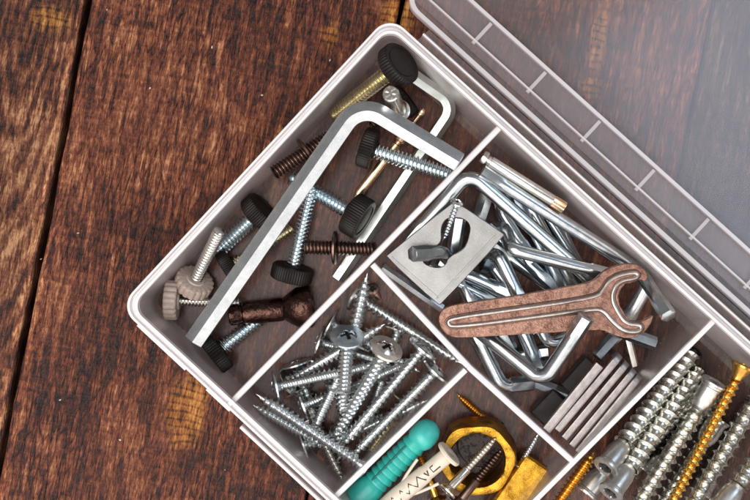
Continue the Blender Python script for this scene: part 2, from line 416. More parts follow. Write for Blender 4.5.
# ------------------------------------------------------------------ the table
CA = math.atan2(90, 470)            # lean of the planks
def table_local(px, py):
    X = (px - 375) * KPX; Y = -(py - 250) * KPX
    c, s = math.cos(-TROT), math.sin(-TROT)
    return (X * c - Y * s, X * s + Y * c)
TROT = -CA                           # the planks run from upper right to lower left
PATCHES = []
for (px, py, rx, ry) in ((188, 412, 7, 15), (50, 18, 8, 5), (398, 14, 6, 16), (280, 140, 2.5, 5), (598, 40, 3, 16), (590, 88, 4, 6), (330, 35, 3, 4)):
    a, b = table_local(px, py); PATCHES.append((a, b, rx, ry))
M['wood'] = wood('stained_rough_wood')
def build_table():
    g = [-300, -203, table_local(42, 250)[0], table_local(355, 250)[0], table_local(666, 250)[0], 190, 300]
    tints = [(1, .95, .92), (.92, .95, .94), (1.08, 1.0, .98), (1.1, 1.05, 1.02), (.42, .55, .80), (.8, .8, .9)]
    vs, fs, pl, tn = [], [], [], []
    for k in range(len(g) - 1):
        x0, x1 = g[k] + .55, g[k + 1] - .55
        if k == 1: x1 -= 1.0
        dz = (-.35, .0, 0, -.25, -.1, 0)[k]
        ny = 120
        secs = ((x0, -22, 1), (x0, -1.1, .8), (x0 + .35, -.4, 1.1), (x0 + 1.1, 0, 1.5), (x0 + 2.6, 0, 1.1), (x0 + 6, 0, 1), (x1 - 6, 0, 1), (x1 - 2.6, 0, 1.15), (x1 - 1.1, 0, 1.7), (x1 - .35, -.4, 1.2), (x1, -1.1, .8), (x1, -22, 1))
        for e, (sx, z, wear) in enumerate(secs):
            for i in range(ny + 1):
                y = -300 + 600 * i / ny
                wob = math.sin(y * .05 + k) * .25 + math.sin(y * .17 + 2 * k) * .15 + random.uniform(-.15, .15) if e not in (0, 11) else 0
                ww = 1 + (wear - 1) * random.uniform(.2, 1.5)
                vs.append((sx + wob, y, z + dz if z > -20 else z)); pl.append(k); tn.append(tuple(q * ww for q in tints[k]))
        base = k * 12 * (ny + 1)
        for e in range(11):
            for i in range(ny):
                a = base + e * (ny + 1) + i
                fs.append((a, a + ny + 1, a + ny + 2, a + 1))
    b0 = len(vs)
    vs += [(-320, -320, -21), (320, -320, -21), (320, 320, -21), (-320, 320, -21)]; fs.append((b0, b0 + 1, b0 + 2, b0 + 3))
    pl += [0] * 4; tn += [(.05, .05, .05)] * 4
    mb = MB(); mb.add(vs, fs)
    me = bpy.data.meshes.new('wooden_table'); me.from_pydata([(Vector(q) * S)[:] for q in vs], [], fs)
    me.materials.append(M['wood'])
    a = me.attributes.new('plank', 'FLOAT_VECTOR', 'POINT'); a.data.foreach_set('vector', [c for k in pl for c in (k * 1.0, k * 1.7, 0)])
    a = me.attributes.new('tint', 'FLOAT_COLOR', 'POINT'); a.data.foreach_set('color', [c for t in tn for c in (*t, 1)])
    o = link('wooden_table', me); o.rotation_euler.z = TROT
    o['kind'] = 'structure'; o['label'] = 'dark stained rough plank tabletop with gaps between the boards'
build_table()

# ------------------------------------------------------------------ the storage box
C00, C01, C10, C11 = (117.5, 307), (389, 13.5), (630, 784), (909, 484)
A_, B_ = 700.0, 397.0
def Q(a, b):
    s, t = a / A_, b / B_
    return tuple(C00[i] * (1 - s) * (1 - t) + C01[i] * (1 - s) * t + C10[i] * s * (1 - t) + C11[i] * s * t for i in (0, 1))
def T(a, b, z, zr=30):
    w = P(*Q(a, b), zr); return Vector((w.x, w.y, z))
def rrect(a0, b0, a1, b1, r, seg=8):
    pts = []
    for (cx, cy, st) in ((a1 - r, b1 - r, 0), (a0 + r, b1 - r, 90), (a0 + r, b0 + r, 180), (a1 - r, b0 + r, 270)):
        for k in range(seg + 1):
            t = R(st + 90 * k / seg); pts.append((cx + r * math.cos(t), cy + r * math.sin(t)))
    return pts
FLOOR = 1.6
box = bpy.data.objects.new('storage_box', None); C.objects.link(box)
tag(box, 'milky clear plastic compartment box with its lid folded open, full of hardware', 'organizer box')

mb = MB()
prof = [(13, .25, 0), (8.5, 24, 1), (0.4, 24.2, 1), (0, 24.6, 1), (0, 28.2, 1), (.6, 28.6, 1), (2.4, 28.6, 1), (3.0, 28.2, 1), (3.6, 27.4, 1), (6.2, 27.4, 1),
        (6.6, 29.6, 1), (7.2, 30, 1), (9.6, 30, 1), (10.2, 29.6, 0), (12.4, 12, 0), (15, 3.6, 0), (18, 2.0, 0), (23, FLOOR, 0)]
loops = [[T(a, b, z) for (a, b) in rrect(d, d, A_ - d, B_ - d, max(20 - d * .5, 6))] for (d, z, _) in prof]
for (l0, l1, (_, _, m)) in zip(loops, loops[1:], prof[1:]): mb.grid([l0, l1], True, m)
tray = link('tray', mb.mesh('tray', [M['wallp'], M['rimp']], 40), box)
mb = MB()
fl = [(x, y) for (x, y) in rrect(23, 23, A_ - 23, B_ - 23, 8.5)]
mb.grid([[T(a, b, FLOOR) for a, b in fl]], True, 0, True)
mb.grid([[T(a, b, .25) for a, b in rrect(13, 13, A_ - 13, B_ - 13, 13.5)]], True, 0, True)
link('tray_floor', mb.mesh('tray_floor', [M['floorp']], 40), box)

def divider(p0, p1, top=28.2, tw=6.5, bw=9.0):
    a, b = P(*p0, top), P(*p1, top); d = (b - a); d.z = 0; d.normalize(); nrm = Vector((-d.y, d.x, 0))
    rows = []
    n = 40; L = (b - a).length
    prof = [(-bw * .5, FLOOR + .1, 0), (-tw * .5, top - .9, 0), (-tw * .36, top - .2, 1), (0, top, 1), (tw * .36, top - .2, 1), (tw * .5, top - .9, 1), (bw * .5, FLOOR + .1, 0)]
    m2 = MB()
    st = [[a.xy.to_3d() + d * (L * i / n) + nrm * (w * KPX * .93) + Vector((0, 0, z)) for i in range(n + 1)] for (w, z, _) in prof]
    for r0, r1, (_, _, m) in zip(st, st[1:], prof[1:]): m2.grid([r0, r1], False, m)
    link('divider', m2.mesh('divider', [M['divp'], M['rimp']], 40), box)
divider((499, 128), (229, 405))
divider((372.5, 264.5), (468.5, 366.5))
divider((468.5, 366.7), (573, 461.5))
divider((714, 321), (420, 617))
divider((465.6, 370), (334, 498))

# front lip with the latch strips, hinge strip
def strip(name, a0, a1, b0, b1, z0, z1, mat, parent, zr=30, notch=None, bev=.35):
    m2 = MB(); n = max(2, int((a1 - a0) / 20))
    sec = [(b0, z0), (b0, z1 - bev), (b0 + 1, z1), (b1 - 1, z1), (b1, z1 - bev), (b1, z0)]
    rows = [[T(a0 + (a1 - a0) * i / n, b, z, zr) for (b, z) in sec] for i in range(n + 1)]
    m2.grid(rows, True, 0, True, True)
    return link(name, m2.mesh(name, [mat], 40), parent)
strip('latch_strip', 26, 92, -2.5, 1.5, 23, 27.2, M['rimp'], box)
strip('latch_strip', 121, 153, -2.5, 1.5, 23, 27.2, M['rimp'], box)
strip('latch_strip', 172, 420, -8, -4.5, 20, 26, M['rimp'], box)
strip('latch_shelf', 172.5, 419, -6, 3, 21, 22.2, M['wallp'], box)
strip('hinge', 38, 660, 397.2, 406, 24.5, 25.5, M['wallp'], box)
strip('hinge_bead', 38, 660, 405.2, 407.4, 24, 27.5, M['rimp'], box)
strip('hinge_web', 38.5, 659, 407, 415, 23.2, 23.7, M['lidband'], box, bev=.1)

# lid: leans from the hinge down to the table
LB0, LB1 = 414.0, 811.0
def LZ(b): return 21.0 - (b - LB0) / (LB1 - LB0) * 19.5
def TL(a, b, dz): z = LZ(b) + dz; return T(a, b, z, LZ(b) + 3)
lid = bpy.data.objects.new('lid', None); C.objects.link(lid); lid.parent = box
lid['label'] = 'clear frosted lid folded back on its hinge'
m2 = MB()
lp = [(0, 0, 1), (0, 4.5, 1), (.6, 5, 1), (4.2, 5, 1), (4.8, 4.6, 0), (6.5, 2.0, 0), (10, 1.4, 0)]
lo = [[TL(a, b, dz) for (a, b) in rrect(d, LB0 + d, A_ - d, LB1 - d, max(20 - d * .5, 6))] for (d, dz, _) in lp]
for l0, l1, (_, _, m) in zip(lo, lo[1:], lp[1:]): m2.grid([l0, l1], True, m)
link('lid_rim', m2.mesh('lid_rim', [M['wallp'], M['lidrim']], 40), lid)
m2 = MB()
m2.grid([lo[-1]], True, 0, True); m2.grid([lo[0]], True, 0, True)
link('lid_panel', m2.mesh('lid_panel', [M['lidp']], 40), lid)
def lid_bar(name, a0, b0, a1, b1, w, h, mat):
    n = max(2, int(max(abs(a1 - a0), abs(b1 - b0)) / 15)); m3 = MB(); rows = []
    for i in range(n + 1):
        a, b = a0 + (a1 - a0) * i / n, b0 + (b1 - b0) * i / n
        da, db = (0, w / 2) if abs(a1 - a0) > abs(b1 - b0) else (w / 2, 0)
        rows.append([TL(a - da, b - db, 1.3), TL(a - da * .8, b - db * .8, h), TL(a + da * .8, b + db * .8, h), TL(a + da, b + db, 1.3)])
    m3.grid(rows, True, 0, True, True)
    return link(name, m3.mesh(name, [mat], 40), lid)
def lid_sheet(name, b0, b1, dz, mat):
    m3 = MB(); n = 40
    m3.grid([[TL(10 + (A_ - 20) * i / n, b, dz + q) for b, q in ((b0, 0), (b0, .35), (b1, .35), (b1, 0))] for i in range(n + 1)], True, 0, True, True)
    return link(name, m3.mesh(name, [mat], 40), lid)
lid_sheet('lid_border', LB0 + 10.5, 459.5, 1.8, M['lidband'])
lid_bar('lid_ridge', 12, 434.5, 690, 434.5, 2.2, 3.2, M['lidrim'])
lid_bar('lid_ridge', 12, 461.5, 690, 461.5, 4.2, 3.0, M['lidrim'])
for k in range(9): lid_bar('lid_rib', 81.5 + 73 * k, 431, 81.5 + 73 * k, 458, 4.4, 3.0, M['ribp'])

# ------------------------------------------------------------------ kinds of hardware
def thumb_screw(K, Tp, dia_px, label, knobm, studm, kr_px=20.5, kt_px=15, group=None, lobes=0, pitch=1.25, facem=None, roll=0.0):
    K, Tp = P(*K), P(*Tp); L = (Tp - K).length; zz = (K.z + Tp.z) / 2
    r = pxmm(dia_px * 1.16, zz) / 2; kr = pxmm(kr_px, K.z); kt = pxmm(kt_px, K.z)
    t = thing('thumb_screw', K, Tp, label, 'thumb screw', group, roll)
    k = MB()
    if lobes:
        n = lobes * 6; rf = lambda th, rr, z: 1 - (.075 * (abs(math.cos(th * lobes / 2)) ** 6) if rr > kr * .9 else 0)
    else:
        n = 46 * 4; rf = lambda th, rr, z: 1 - (.055 * (.5 + .5 * math.cos(th * 46)) if rr > kr * .94 else 0)
    k.lathe([(kr * .2, -kt * .42), (kr * .72, -kt * .42), (kr * .78, -kt * .5), (kr * .93, -kt * .5), (kr, -kt * .40), (kr, kt * .38), (kr * .93, kt * .48), (kr * .5, kt * .5), (kr * .45, kt * .62), (r * .9, kt * .62)], n, 0, rf)
    link('knob', k.mesh('knob', [knobm], 40), t)
    if facem:
        f = MB(); f.lathe([(kr * .70, -kt * .40), (kr * .70, -kt * .45), (kr * .66, -kt * .47), (.02, -kt * .47)], 40, 0); link('face_insert', f.mesh('face_insert', [facem], 40), t)
    s = MB(); thread(s, kt * .4, L - kt * .4, r, r * .34, pitch, 18, (1, .92, .06, .04)); link('threaded_stud', s.mesh('threaded_stud', [studm], 60), t)
    return t
TG = 'knurled thumb screws in the upper left compartment'
big = key('hex_key', [(194, 341, 21), (360, 102, 26), (459, 162, 27)], 19.5, M['chrome'], 'largest bright hex key lying across the upper left compartment', rad=27, sect='hex', roll=R(30), hexend=0, sharp=20)
key('hex_key', [(399, 66, 13), (455, 104.5, 7), (337, 279, 5)], 13, M['keygreen'], 'greenish grey medium hex key under the black knob beside the divider', rad=17, sect='hex', roll=R(30), sharp=20)
thumb_screw((398, 65, 25), (336, 114, 7), 14.5, 'black thumb screw with pale gold stud in the top corner of the box', M['black'], M['yellowzinc'], 23, 13, TG, facem=M['blackface'])
thumb_screw((368, 148, 14), (450, 175, 16), 14.5, 'black thumb screw inside the big hex key bend, blue zinc stud pointing right', M['black'], M['zinc'], 20.5, 14, TG)
thumb_screw((357, 216, 14), (292, 177, 9), 14.5, 'black thumb screw beside the brass dowel, stud running under the big hex key', M['black'], M['zinc'], 22, 18, TG, facem=M['blackface'])
thumb_screw((292, 273, 8), (312, 186, 13), 13, 'black thumb screw with upright blue zinc stud in the middle of the compartment', M['black'], M['zinc'], 21, 15, TG)
thumb_screw((259, 212, 12), (219, 249, 7), 14.5, 'black thumb screw nearest the end wall with short blue zinc stud', M['black'], M['zinc'], 20, 15, TG)
thumb_screw((216, 353, 9), (258, 320, 7), 14.5, 'black thumb screw under the free end of the big hex key', M['black'], M['zinc'], 21, 14, TG)
thumb_screw((228, 267, 8), (292, 229, 5), 11, 'black thumb screw half hidden under the big hex key, olive yellow stud', M['black'], M['yellowzinc'], 17, 12, TG)
thumb_screw((404, 101, 6), (372, 126, 4), 10, 'black knob lying under the steel pin beside the hex key bend', M['black'], M['bronze'], 18, 12, TG)
thumb_screw((194, 283, 8), (219.5, 231, 23), 11.5, 'beige thumb screw with its steel stud pointing up', M['beige'], M['warmsteel'], 19.5, 12, TG, lobes=18, pitch=1.15)
thumb_screw((172, 300, 8), (240, 303.5, 8), 9.5, 'beige thumb screw standing on edge in the left corner of the box', M['beige'], M['warmsteel'], 20, 13, TG, lobes=18, pitch=1.05)

def flange_bolt(A, B, dia_px, at, fr_px, label, mat):
    A, B = P(*A), P(*B); L = (B - A).length; r = pxmm(dia_px, A.z) / 2
    t = thing('flange_bolt', A, B, label, 'flange bolt', 'dark bronze flange bolts')
    s = MB(); thread(s, 0, L, r, r * .2, 1.12, 18); s.lathe([(.01, -.3), (r * .6, -.3), (r * .85, .05), (r * .8, .3)], 18, cap1=False); link('threaded_shank', s.mesh('threaded_shank', [mat], 60), t)
    f = MB(); fr = pxmm(fr_px, A.z); f.lathe([(r * .7, at * L - .6), (fr * .9, at * L - .6), (fr, at * L - .3), (fr, at * L + .3), (fr * .9, at * L + .6), (r * .7, at * L + .6)], 32); link('flange', f.mesh('flange', [mat], 40), t)
flange_bolt((274, 173, 15), (338, 132, 13), 16, .50, 16, 'dark bronze flange bolt leaning on the end wall beside the big hex key', M['bronze'])
flange_bolt((375, 249, 12), (306, 247, 10), 15, .58, 17, 'dark bronze flange bolt lying against the divider below the round knob', M['bronze'])

# steel pin standing up
A, B = P(399, 113, 14), P(390.5, 93, 31)
t = thing('steel_pin', A, B, 'short silver pin standing on end with star marked tip', 'pin')
L = (B - A).length; s = MB(); r = 2.65
s.lathe([(r * .9, -3), (r * .95, 1), (r * .95, L - .5), (r * .82, L)], 28, cap1=False)
rows = []
for i in range(9):
    q = r * .82 * (8 - i) / 8 + .01
    rows.append([Vector((q * math.cos(2 * PI * j / 36), q * math.sin(2 * PI * j / 36), L + .12 * (math.cos(5 * 2 * PI * j / 36) * .5) * (1 if 1 < i < 6 else 0))) for j in range(36)])
s.grid(rows, True, 0, False, True)
link('shaft', s.mesh('shaft', [M['warmsteel']], 30), t)
f = MB(); f.lathe([(r * .8, 1.2), (r * 1.35, 1.2), (r * 1.42, 1.6), (r * 1.42, 2.1), (r * 1.1, 2.5), (r * .8, 2.6)], 32); link('flange', f.mesh('flange', [M['warmsteel']], 40), t)

# brass cam dowel
A, B = P(424, 109, 9), P(349, 206, 8); L = (B - A).length
s = MB(); u = L
s.lathe([(.02, 0), (.8, .15), (1.25, .8), (1.25, 1.6), (.9, 2.3), (.6, 2.7), (.6, 5.0), (1.0, 5.4), (1.0, 7.5), (.75, 8), (.75, 10.2), (1.75, 10.6), (1.75, 12.6), (1.05, 13.0), (1.05, 13.8), (1.55, 14.2), (1.6, u * .86), (1.2, u * .89), (.8, u * .91), (.75, u * .97), (.3, u), (.02, u)], 24)
o = link('cam_dowel', s.mesh('cam_dowel', [M['dowel']], 30)); o.matrix_world = frame(A, B)
tag(o, 'slim pale brass dowel lying between two black knobs', 'dowel')

# dark bronze connector
A, B = P(229, 315, 8.5), P(313, 306, 9); L = (B - A).length
t = thing('furniture_connector', A, B, 'lumpy dark bronze connector with flared end near the box corner', 'connector')
s = MB(); s.lathe([(.3, 0), (2.8, 0), (3.4, .5), (3.4, 3.2), (2.9, 3.8), (2.9, 4.3), (3.6, 4.8), (3.75, L * .62), (3.5, L * .65)], 32); link('barrel', s.mesh('barrel', [M['cast']], 40), t)
s = MB(); s.lathe([(3.3, L * .64), (4.1, L * .68), (5.2, L * .74), (6.4, L * .82), (6.6, L * .97), (6.1, L), (3.5, L), (3.2, L - 3), (.1, L - 3)], 32); link('flared_end', s.mesh('flared_end', [M['cast']], 40), t)

# ------------------------------------------------------------------ hex keys compartment
KG = 'small zinc hex keys piled in the upper right compartment'
def k(pts, dia, mat, label, **kw): return key('hex_key', pts, dia, mat, label, group=KG, **kw)
k([(408, 243, 15), (469, 172, 21), (604, 291, 15)], 13, M['key'], 'zinc hex key bent over the top left corner of the steel bracket plate', rad=15)
k([(482, 170.5, 22), (640, 271, 14), (668.5, 316, 28)], 13, M['key'], 'longest zinc hex key, from the hinge side to a hexagonal tip past the wrench jaw', rad=16)
k([(503, 224, 7), (511, 249, 19), (612, 276, 17)], 12.5, M['key'], 'zinc hex key lying level just above the wrench handle', rad=10)
k([(486, 268, 6), (496, 249, 15), (526, 312, 14)], 12.5, M['key'], 'zinc hex key arching right of the bracket plate down to the wrench', rad=9)
k([(512, 190, 9), (566, 296, 6)], 11, M['keyblue'], 'straight dark blue zinc hex key, left one of three parallel ones above the level key')
k([(523, 193, 11), (579, 298, 8)], 10.5, M['key'], 'straight zinc hex key, middle one of three parallel ones above the level key')
k([(537, 200, 8), (596, 296, 5)], 10.5, M['keyblue'], 'straight blue zinc hex key, right one of three parallel ones above the level key')
k([(586.5, 316.5, 30), (543, 382, 19), (474, 326, 12)], 13.5, M['key'], 'zinc hex key with its hexagonal tip lying over the wrench handle', rad=15)
k([(470, 322, 10), (502, 386, 9), (532, 383, 6)], 13.5, M['key'], 'zinc hex key hooked at the bottom left below the wrench handle', rad=14)
k([(510, 300, 10), (541, 374, 7)], 13, M['keyblue'], 'straight blue zinc hex key poking out below the middle of the wrench handle')
k([(534, 312, 13), (549, 345, 11), (580, 330, 9)], 11, M['key'], 'zinc hex key with its bend just showing under the wrench near the stray tip', rad=11)
k([(522, 377, 4.5), (569, 395, 4.5)], 11, M['keyblue'], 'dark zinc hex key lying on the floor beside the grey keys', sect='hex', roll=R(30))
k([(597, 357, 11), (630, 320, 9)], 12, M['key'], 'short zinc hex key end under the wrench head above the grey keys', sect='hex')
k([(612, 328, 13), (655, 343.5, 12)], 12, M['keyblue'], 'zinc hex key end sticking out to the right below the wrench head', sect='hex')
k([(627, 338, 6), (634, 366, 5)], 8.5, M['warmsteel'], 'thin warm grey rod below the wrench head touching the grey keys', sect='hex')
k([(630, 262, 10), (649, 282, 15), (620, 332, 11)], 12.5, M['chrome'], 'bright bent hex key showing through the open wrench jaw', rad=14)
k([(440, 262, 8), (516, 297, 11)], 11.5, M['keyblue'], 'blue zinc hex key passing from under the bracket plate to the wrench, upper of two')
k([(428, 268, 5), (505, 306, 6)], 11, M['keyblue'], 'blue zinc hex key passing from under the bracket plate to the wrench, lower of two')
k([(452, 262, 4), (480, 318, 7)], 12, M['key'], 'zinc hex key between bracket plate corner and rounded wrench end')
k([(382.5, 267, 12), (442, 308.5, 9)], 8.5, M['chrome'], 'thin bright rod lying along the divider below the bracket plate', sect='hex', roll=R(30))
k([(412.5, 254, 28), (441, 252, 21), (458, 268, 9)], 12.5, M['key'], 'zinc hex key poking up through the bracket plate, round tip to the viewer', rad=12)
k([(459, 217, 16), (453, 256, 12)], 13, M['key'], 'zinc hex key lying inside the opening of the bracket plate', sect='hex')
k([(492, 178, 14), (477, 224, 10)], 13.5, M['key'], 'stubby zinc hex key between bracket plate and the long bent keys', sect='hex', roll=R(30))
k([(474, 236, 4), (536, 332, 4)], 12, M['key'], 'zinc hex key deep in the pile, running from the bracket plate under the level key')
k([(488, 226, 6), (556, 288, 6)], 12, M['keyblue'], 'blue zinc hex key deep in the pile beneath the arching one')
k([(552, 214, 5), (612, 330, 4)], 11, M['key'], 'straight zinc hex key farthest right under the longest one, reaching below the wrench')
k([(494, 246, 4), (600, 322, 4)], 12, M['key'], 'zinc hex key on the compartment floor crossing under the wrench head')
k([(506, 186, 15), (500, 210, 9), (532, 262, 8)], 12, M['key'], 'short armed zinc hex key bent beside the corner of the bracket plate')
k([(500, 330, 5), (514, 356, 5), (548, 352, 6)], 12, M['key'], 'zinc hex key bent inside the loop of the brighter one below the wrench')
# torx rod
A, B = P(482, 156, 22), P(565, 208, 21); L = (B - A).length
t = thing('torx_driver', A, B, 'straight steel rod with golden tip along the hinge wall', 'driver bit')
s = MB(); s.lathe([(.5, 0), (1.9, .1), (2.1, .8), (2.1, 1.6), (1.4, 2.2), (1.4, 2.9), (1.75, 3.2), (1.75, L - 4.6), (1.55, L - 4.2)], 24); link('rod', s.mesh('rod', [M['warmsteel']], 30), t)
s = MB(); s.lathe([(1.5, L - 4.3), (1.6, L - 4.0), (1.6, L - .2), (1.3, L), (.02, L)], 48, 0, lambda th, r, z: 1 + .12 * math.cos(6 * th) if r > .5 else 1); link('tip', s.mesh('tip', [M['dowel']], 50), t)

# bracket plate
def poly(pts, z): return [P(x, y, z).xy for x, y in pts]
pz = 20.0
out = poly(chaikin([(385.5, 256.5), (388, 254), (453, 201.5), (456, 201.5), (503, 233), (504, 236), (442, 304), (438, 305)], 1), pz)
hole = poly(chaikin([(441, 229), (444, 221), (450, 217), (464, 218), (471, 226), (468, 240), (463, 250), (449, 256), (445, 266), (435, 268), (421, 262), (428, 251), (442, 243)], 2), pz)
cen = P(446, 254, pz)
out = [q - cen.xy for q in out]; hole = [q - cen.xy for q in hole]
t = bpy.data.objects.new('bracket_plate', None); C.objects.link(t); t.location = cen * S
t.rotation_euler = (R(2), R(-2.5), 0)
tag(t, 'dull grey steel bracket plate with keyhole opening on the pile of keys', 'bracket plate')
link('plate', curve_mesh('plate', out, [hole], 1.4, .25, [M['plate']]), t)
def flange_wall(name, a, b, h, w, parent):
    a = P(*a, pz) - cen; b = P(*b, pz) - cen; d = (b - a).normalized(); nn = Vector((-d.y, d.x, 0)) * w
    m3 = MB(); sec = [(0, -h), (0, .1), (.2, .95), (.8, .95), (1, .1), (1, -h)]
    m3.grid([[q + nn * f + Vector((0, 0, z)) for f, z in sec] for q in (a, a.lerp(b, .5), b)], True, 0, True, True)
    link(name, m3.mesh(name, [M['plate']], 30), parent)
flange_wall('folded_edge', (497, 236), (437.5, 300), 6, -.9, t)
flange_wall('folded_edge', (437, 299), (390, 258), 6, -.9, t)

# small screw leaning over the plate
def cross_head(mb, Rr, dome, depth=1.1, w=.32, l=1.9, base=0.0, rim=.4, n=48, rings=18, closed=True):
    polar_head(mb, Rr, lambda x, y: rim + dome * (1 - (x * x + y * y) / (Rr * Rr)) - depth * cross_mask(x, y, w, l) * (1 - .25 * math.hypot(x, y) / l), rings, n, 0, base, rim, lambda x, y: cross_mask(x, y, w, l), closed)
_cache = {}
def screw_parts(kind):
    """meshes of one kind of screw, 34 mm long, head at the origin facing -Z"""
    if kind in _cache: return _cache[kind]
    h, s = MB(), MB()
    tp = lambda f, k=.84: 1 if f < k else max(.06, 1 - (f - k) / (1 - k) * .97)
    if kind in ('wafer', 'yellow'):
        Rr = 5.1
        rows_f = lambda x, y: .42 + (.95 * (1 - ((x * x + y * y) / 9.6) ** 1.0) if x * x + y * y < 9.6 else 0) - 1.0 * cross_mask(x, y, .34, 2.1)
        polar_head(h, Rr, rows_f, 28, 64, 0, .25, .5, lambda x, y: cross_mask(x, y, .34, 2.1))
        s.lathe([(2.3, .15), (1.9, .8), (1.45, 1.8), (1.4, 2.4)], 20, cap1=False)
        thread(s, 1.6, 32.4, 2.2, .9, 1.6, 18, (1, .55, .08, 0, .08, .5), tp, endcap=False)
    elif kind == 'confirmat':
        Rr = 3.95
        polar_head(h, Rr, lambda x, y: .45 - 2.4 * hex_mask(x, y, 2.1), 26, 48, 0, .3, .6, lambda x, y: hex_mask(x, y, 2.1), False)
        h.lathe([(3.7, .2), (3.6, .9), (3.3, 1.2), (3.3, 5.4), (3.0, 6.6), (2.5, 7.8), (2.2, 8.4)], 28, cap0=False, cap1=False)
        s.lathe([(1.9, 7.0), (1.9, 8.6)], 20, cap1=False)
        thread(s, 8.2, 33.8, 3.35, 1.1, 2.7, 20, (1, .4, .05, 0, 0, 0, .05, .4), lambda f: 1 if f < .90 else 1 - (f - .90) / .10 * .35)
    elif kind == 'csk':
        cross_head(h, 3.6, .15, 1.2, .36, 1.9, .3, .35, closed=False)
        h.lathe([(3.5, .2), (2.9, 1.0), (1.9, 2.6), (1.5, 3.6), (1.45, 4.2)], 28, cap0=False, cap1=False)
        thread(s, 3.8, 40, 2.1, .8, 1.8, 18, (1, .5, .06, 0, .06, .5), lambda f: tp(f, .9), endcap=False)
    elif kind == 'half':
        cross_head(h, 3.2, .3, 1.0, .3, 1.6, .3, .35, closed=False)
        h.lathe([(3.0, .2), (1.5, 1.7), (1.3, 2.2)], 24, cap0=False, cap1=False)
        s.lathe([(1.35, 1.8), (1.4, 3), (1.4, 9.5), (1.2, 10)], 20, cap1=False)
        thread(s, 9.6, 15, 1.6, .55, 1.15, 18, (1, .4, 0, 0, 0, .3), lambda f: tp(f, .7), endcap=False)
    elif kind == 'tiny':
        cross_head(h, 1.9, .5, .7, .22, 1.1, .2, .3, 32, 12)
        thread(s, 0.1, 12, 1.0, .35, .9, 14, (1, .4, 0, 0, .3), lambda f: tp(f, .8), endcap=False)
    _cache[kind] = (h, s, {}); return _cache[kind]
LEN = {'wafer': 34, 'yellow': 34, 'confirmat': 42, 'csk': 43.8, 'half': 24.6, 'tiny': 12.1}
def screw(kind, name, Hp, Tp, mat, label, cat='screw', group=None, roll=None, headmat=None, free=False):
    h, s, meshes = screw_parts(kind)
    a, b = P(*Hp), P(*Tp)
    t = thing(name, a, b, label, cat, group, random.uniform(0, 6) if roll is None else roll)
    if not free:
        t.scale = (1, 1, min(max((b - a).length / LEN[kind], .6), 1.35))
    key_ = (mat.name, headmat.name if headmat else '')
    if key_ not in meshes:
        meshes[key_] = (h.mesh('head', [headmat or mat, M['recess']], 30), s.mesh('threaded_shank', [mat], 60))
    link('head', meshes[key_][0], t); link('threaded_shank', meshes[key_][1], t)
    return t
screw('tiny', 'small_screw', (457, 203, 24), (442, 243, 16), M['screw'], 'tiny steel screw leaning over the edge of the bracket plate', roll=.3)

# wrench
wz = 24.0
wo = [(438, 319), (440, 311), (447, 306), (460, 303), (508, 296.5), (576, 284.5), (592, 281), (598, 276), (604, 270), (614, 265.5), (628, 262.5), (640, 265), (647, 272), (647.5, 279), (643.5, 281.5), (639.5, 279), (632, 283), (623, 284), (616.5, 300), (628, 320), (640, 321.5), (648, 318), (653, 314.5), (653, 319), (648, 328), (640, 335), (628, 339), (613, 335), (602, 329.5), (590, 330.5), (508, 335), (460, 338), (448, 336), (440, 328)]
cen = P(545, 305, wz)
wloop = [P(x, y, wz).xy - cen.xy for x, y in chaikin(wo, 1)]
t = bpy.data.objects.new('flat_wrench', None); C.objects.link(t); t.location = cen * S
tag(t, 'flat rusty copper coloured wrench with raised rib lying on the keys', 'wrench')
link('wrench_body', curve_mesh('wrench_body', wloop, [], 2.4, .35, [M['rust']]), t)
rib = [(450, 318), (520, 308.5), (596, 297.5), (603, 289), (608, 281), (617, 275.5), (634, 272), (638, 275), (634, 278.5), (622, 280), (614, 286), (610.5, 300), (619, 316), (626, 324), (639, 324.5), (641, 328.5), (636, 332), (623, 331), (612, 322), (602, 309.5), (590, 309), (520, 318.5), (452, 327), (447, 323)]
rp = [P(x, y, wz) - cen + Vector((0, 0, 1.3)) for x, y in chaikin(rib, 2)]
m3 = MB(); rows = []
for i in range(len(rp)):
    d = (rp[(i + 1) % len(rp)] - rp[i - 1]).normalized(); nn = Vector((-d.y, d.x, 0))
    rows.append([rp[i] + nn * .66 * math.cos(2 * PI * j / 10) + Vector((0, 0, .7 * math.sin(2 * PI * j / 10))) for j in range(10)])
rows.append(rows[0]); m3.grid(rows, True, 0)
link('raised_rib', m3.mesh('raised_rib', [M['rib']], 60), t)
m3 = MB(); rows = []  # dark tube along the outside of the rib, standing in for its shadow line
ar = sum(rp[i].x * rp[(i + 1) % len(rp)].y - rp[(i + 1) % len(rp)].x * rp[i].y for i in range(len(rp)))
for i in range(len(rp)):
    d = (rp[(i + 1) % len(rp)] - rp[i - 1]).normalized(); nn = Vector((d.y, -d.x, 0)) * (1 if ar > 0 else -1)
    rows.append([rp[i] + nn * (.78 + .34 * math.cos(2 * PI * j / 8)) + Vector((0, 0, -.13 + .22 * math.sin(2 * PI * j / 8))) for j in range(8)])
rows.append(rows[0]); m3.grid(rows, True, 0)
link('rib_shade_line', m3.mesh('rib_shade_line', [M['bronze']], 60), t)
t.rotation_euler = (R(-1.0), R(1.2), 0)

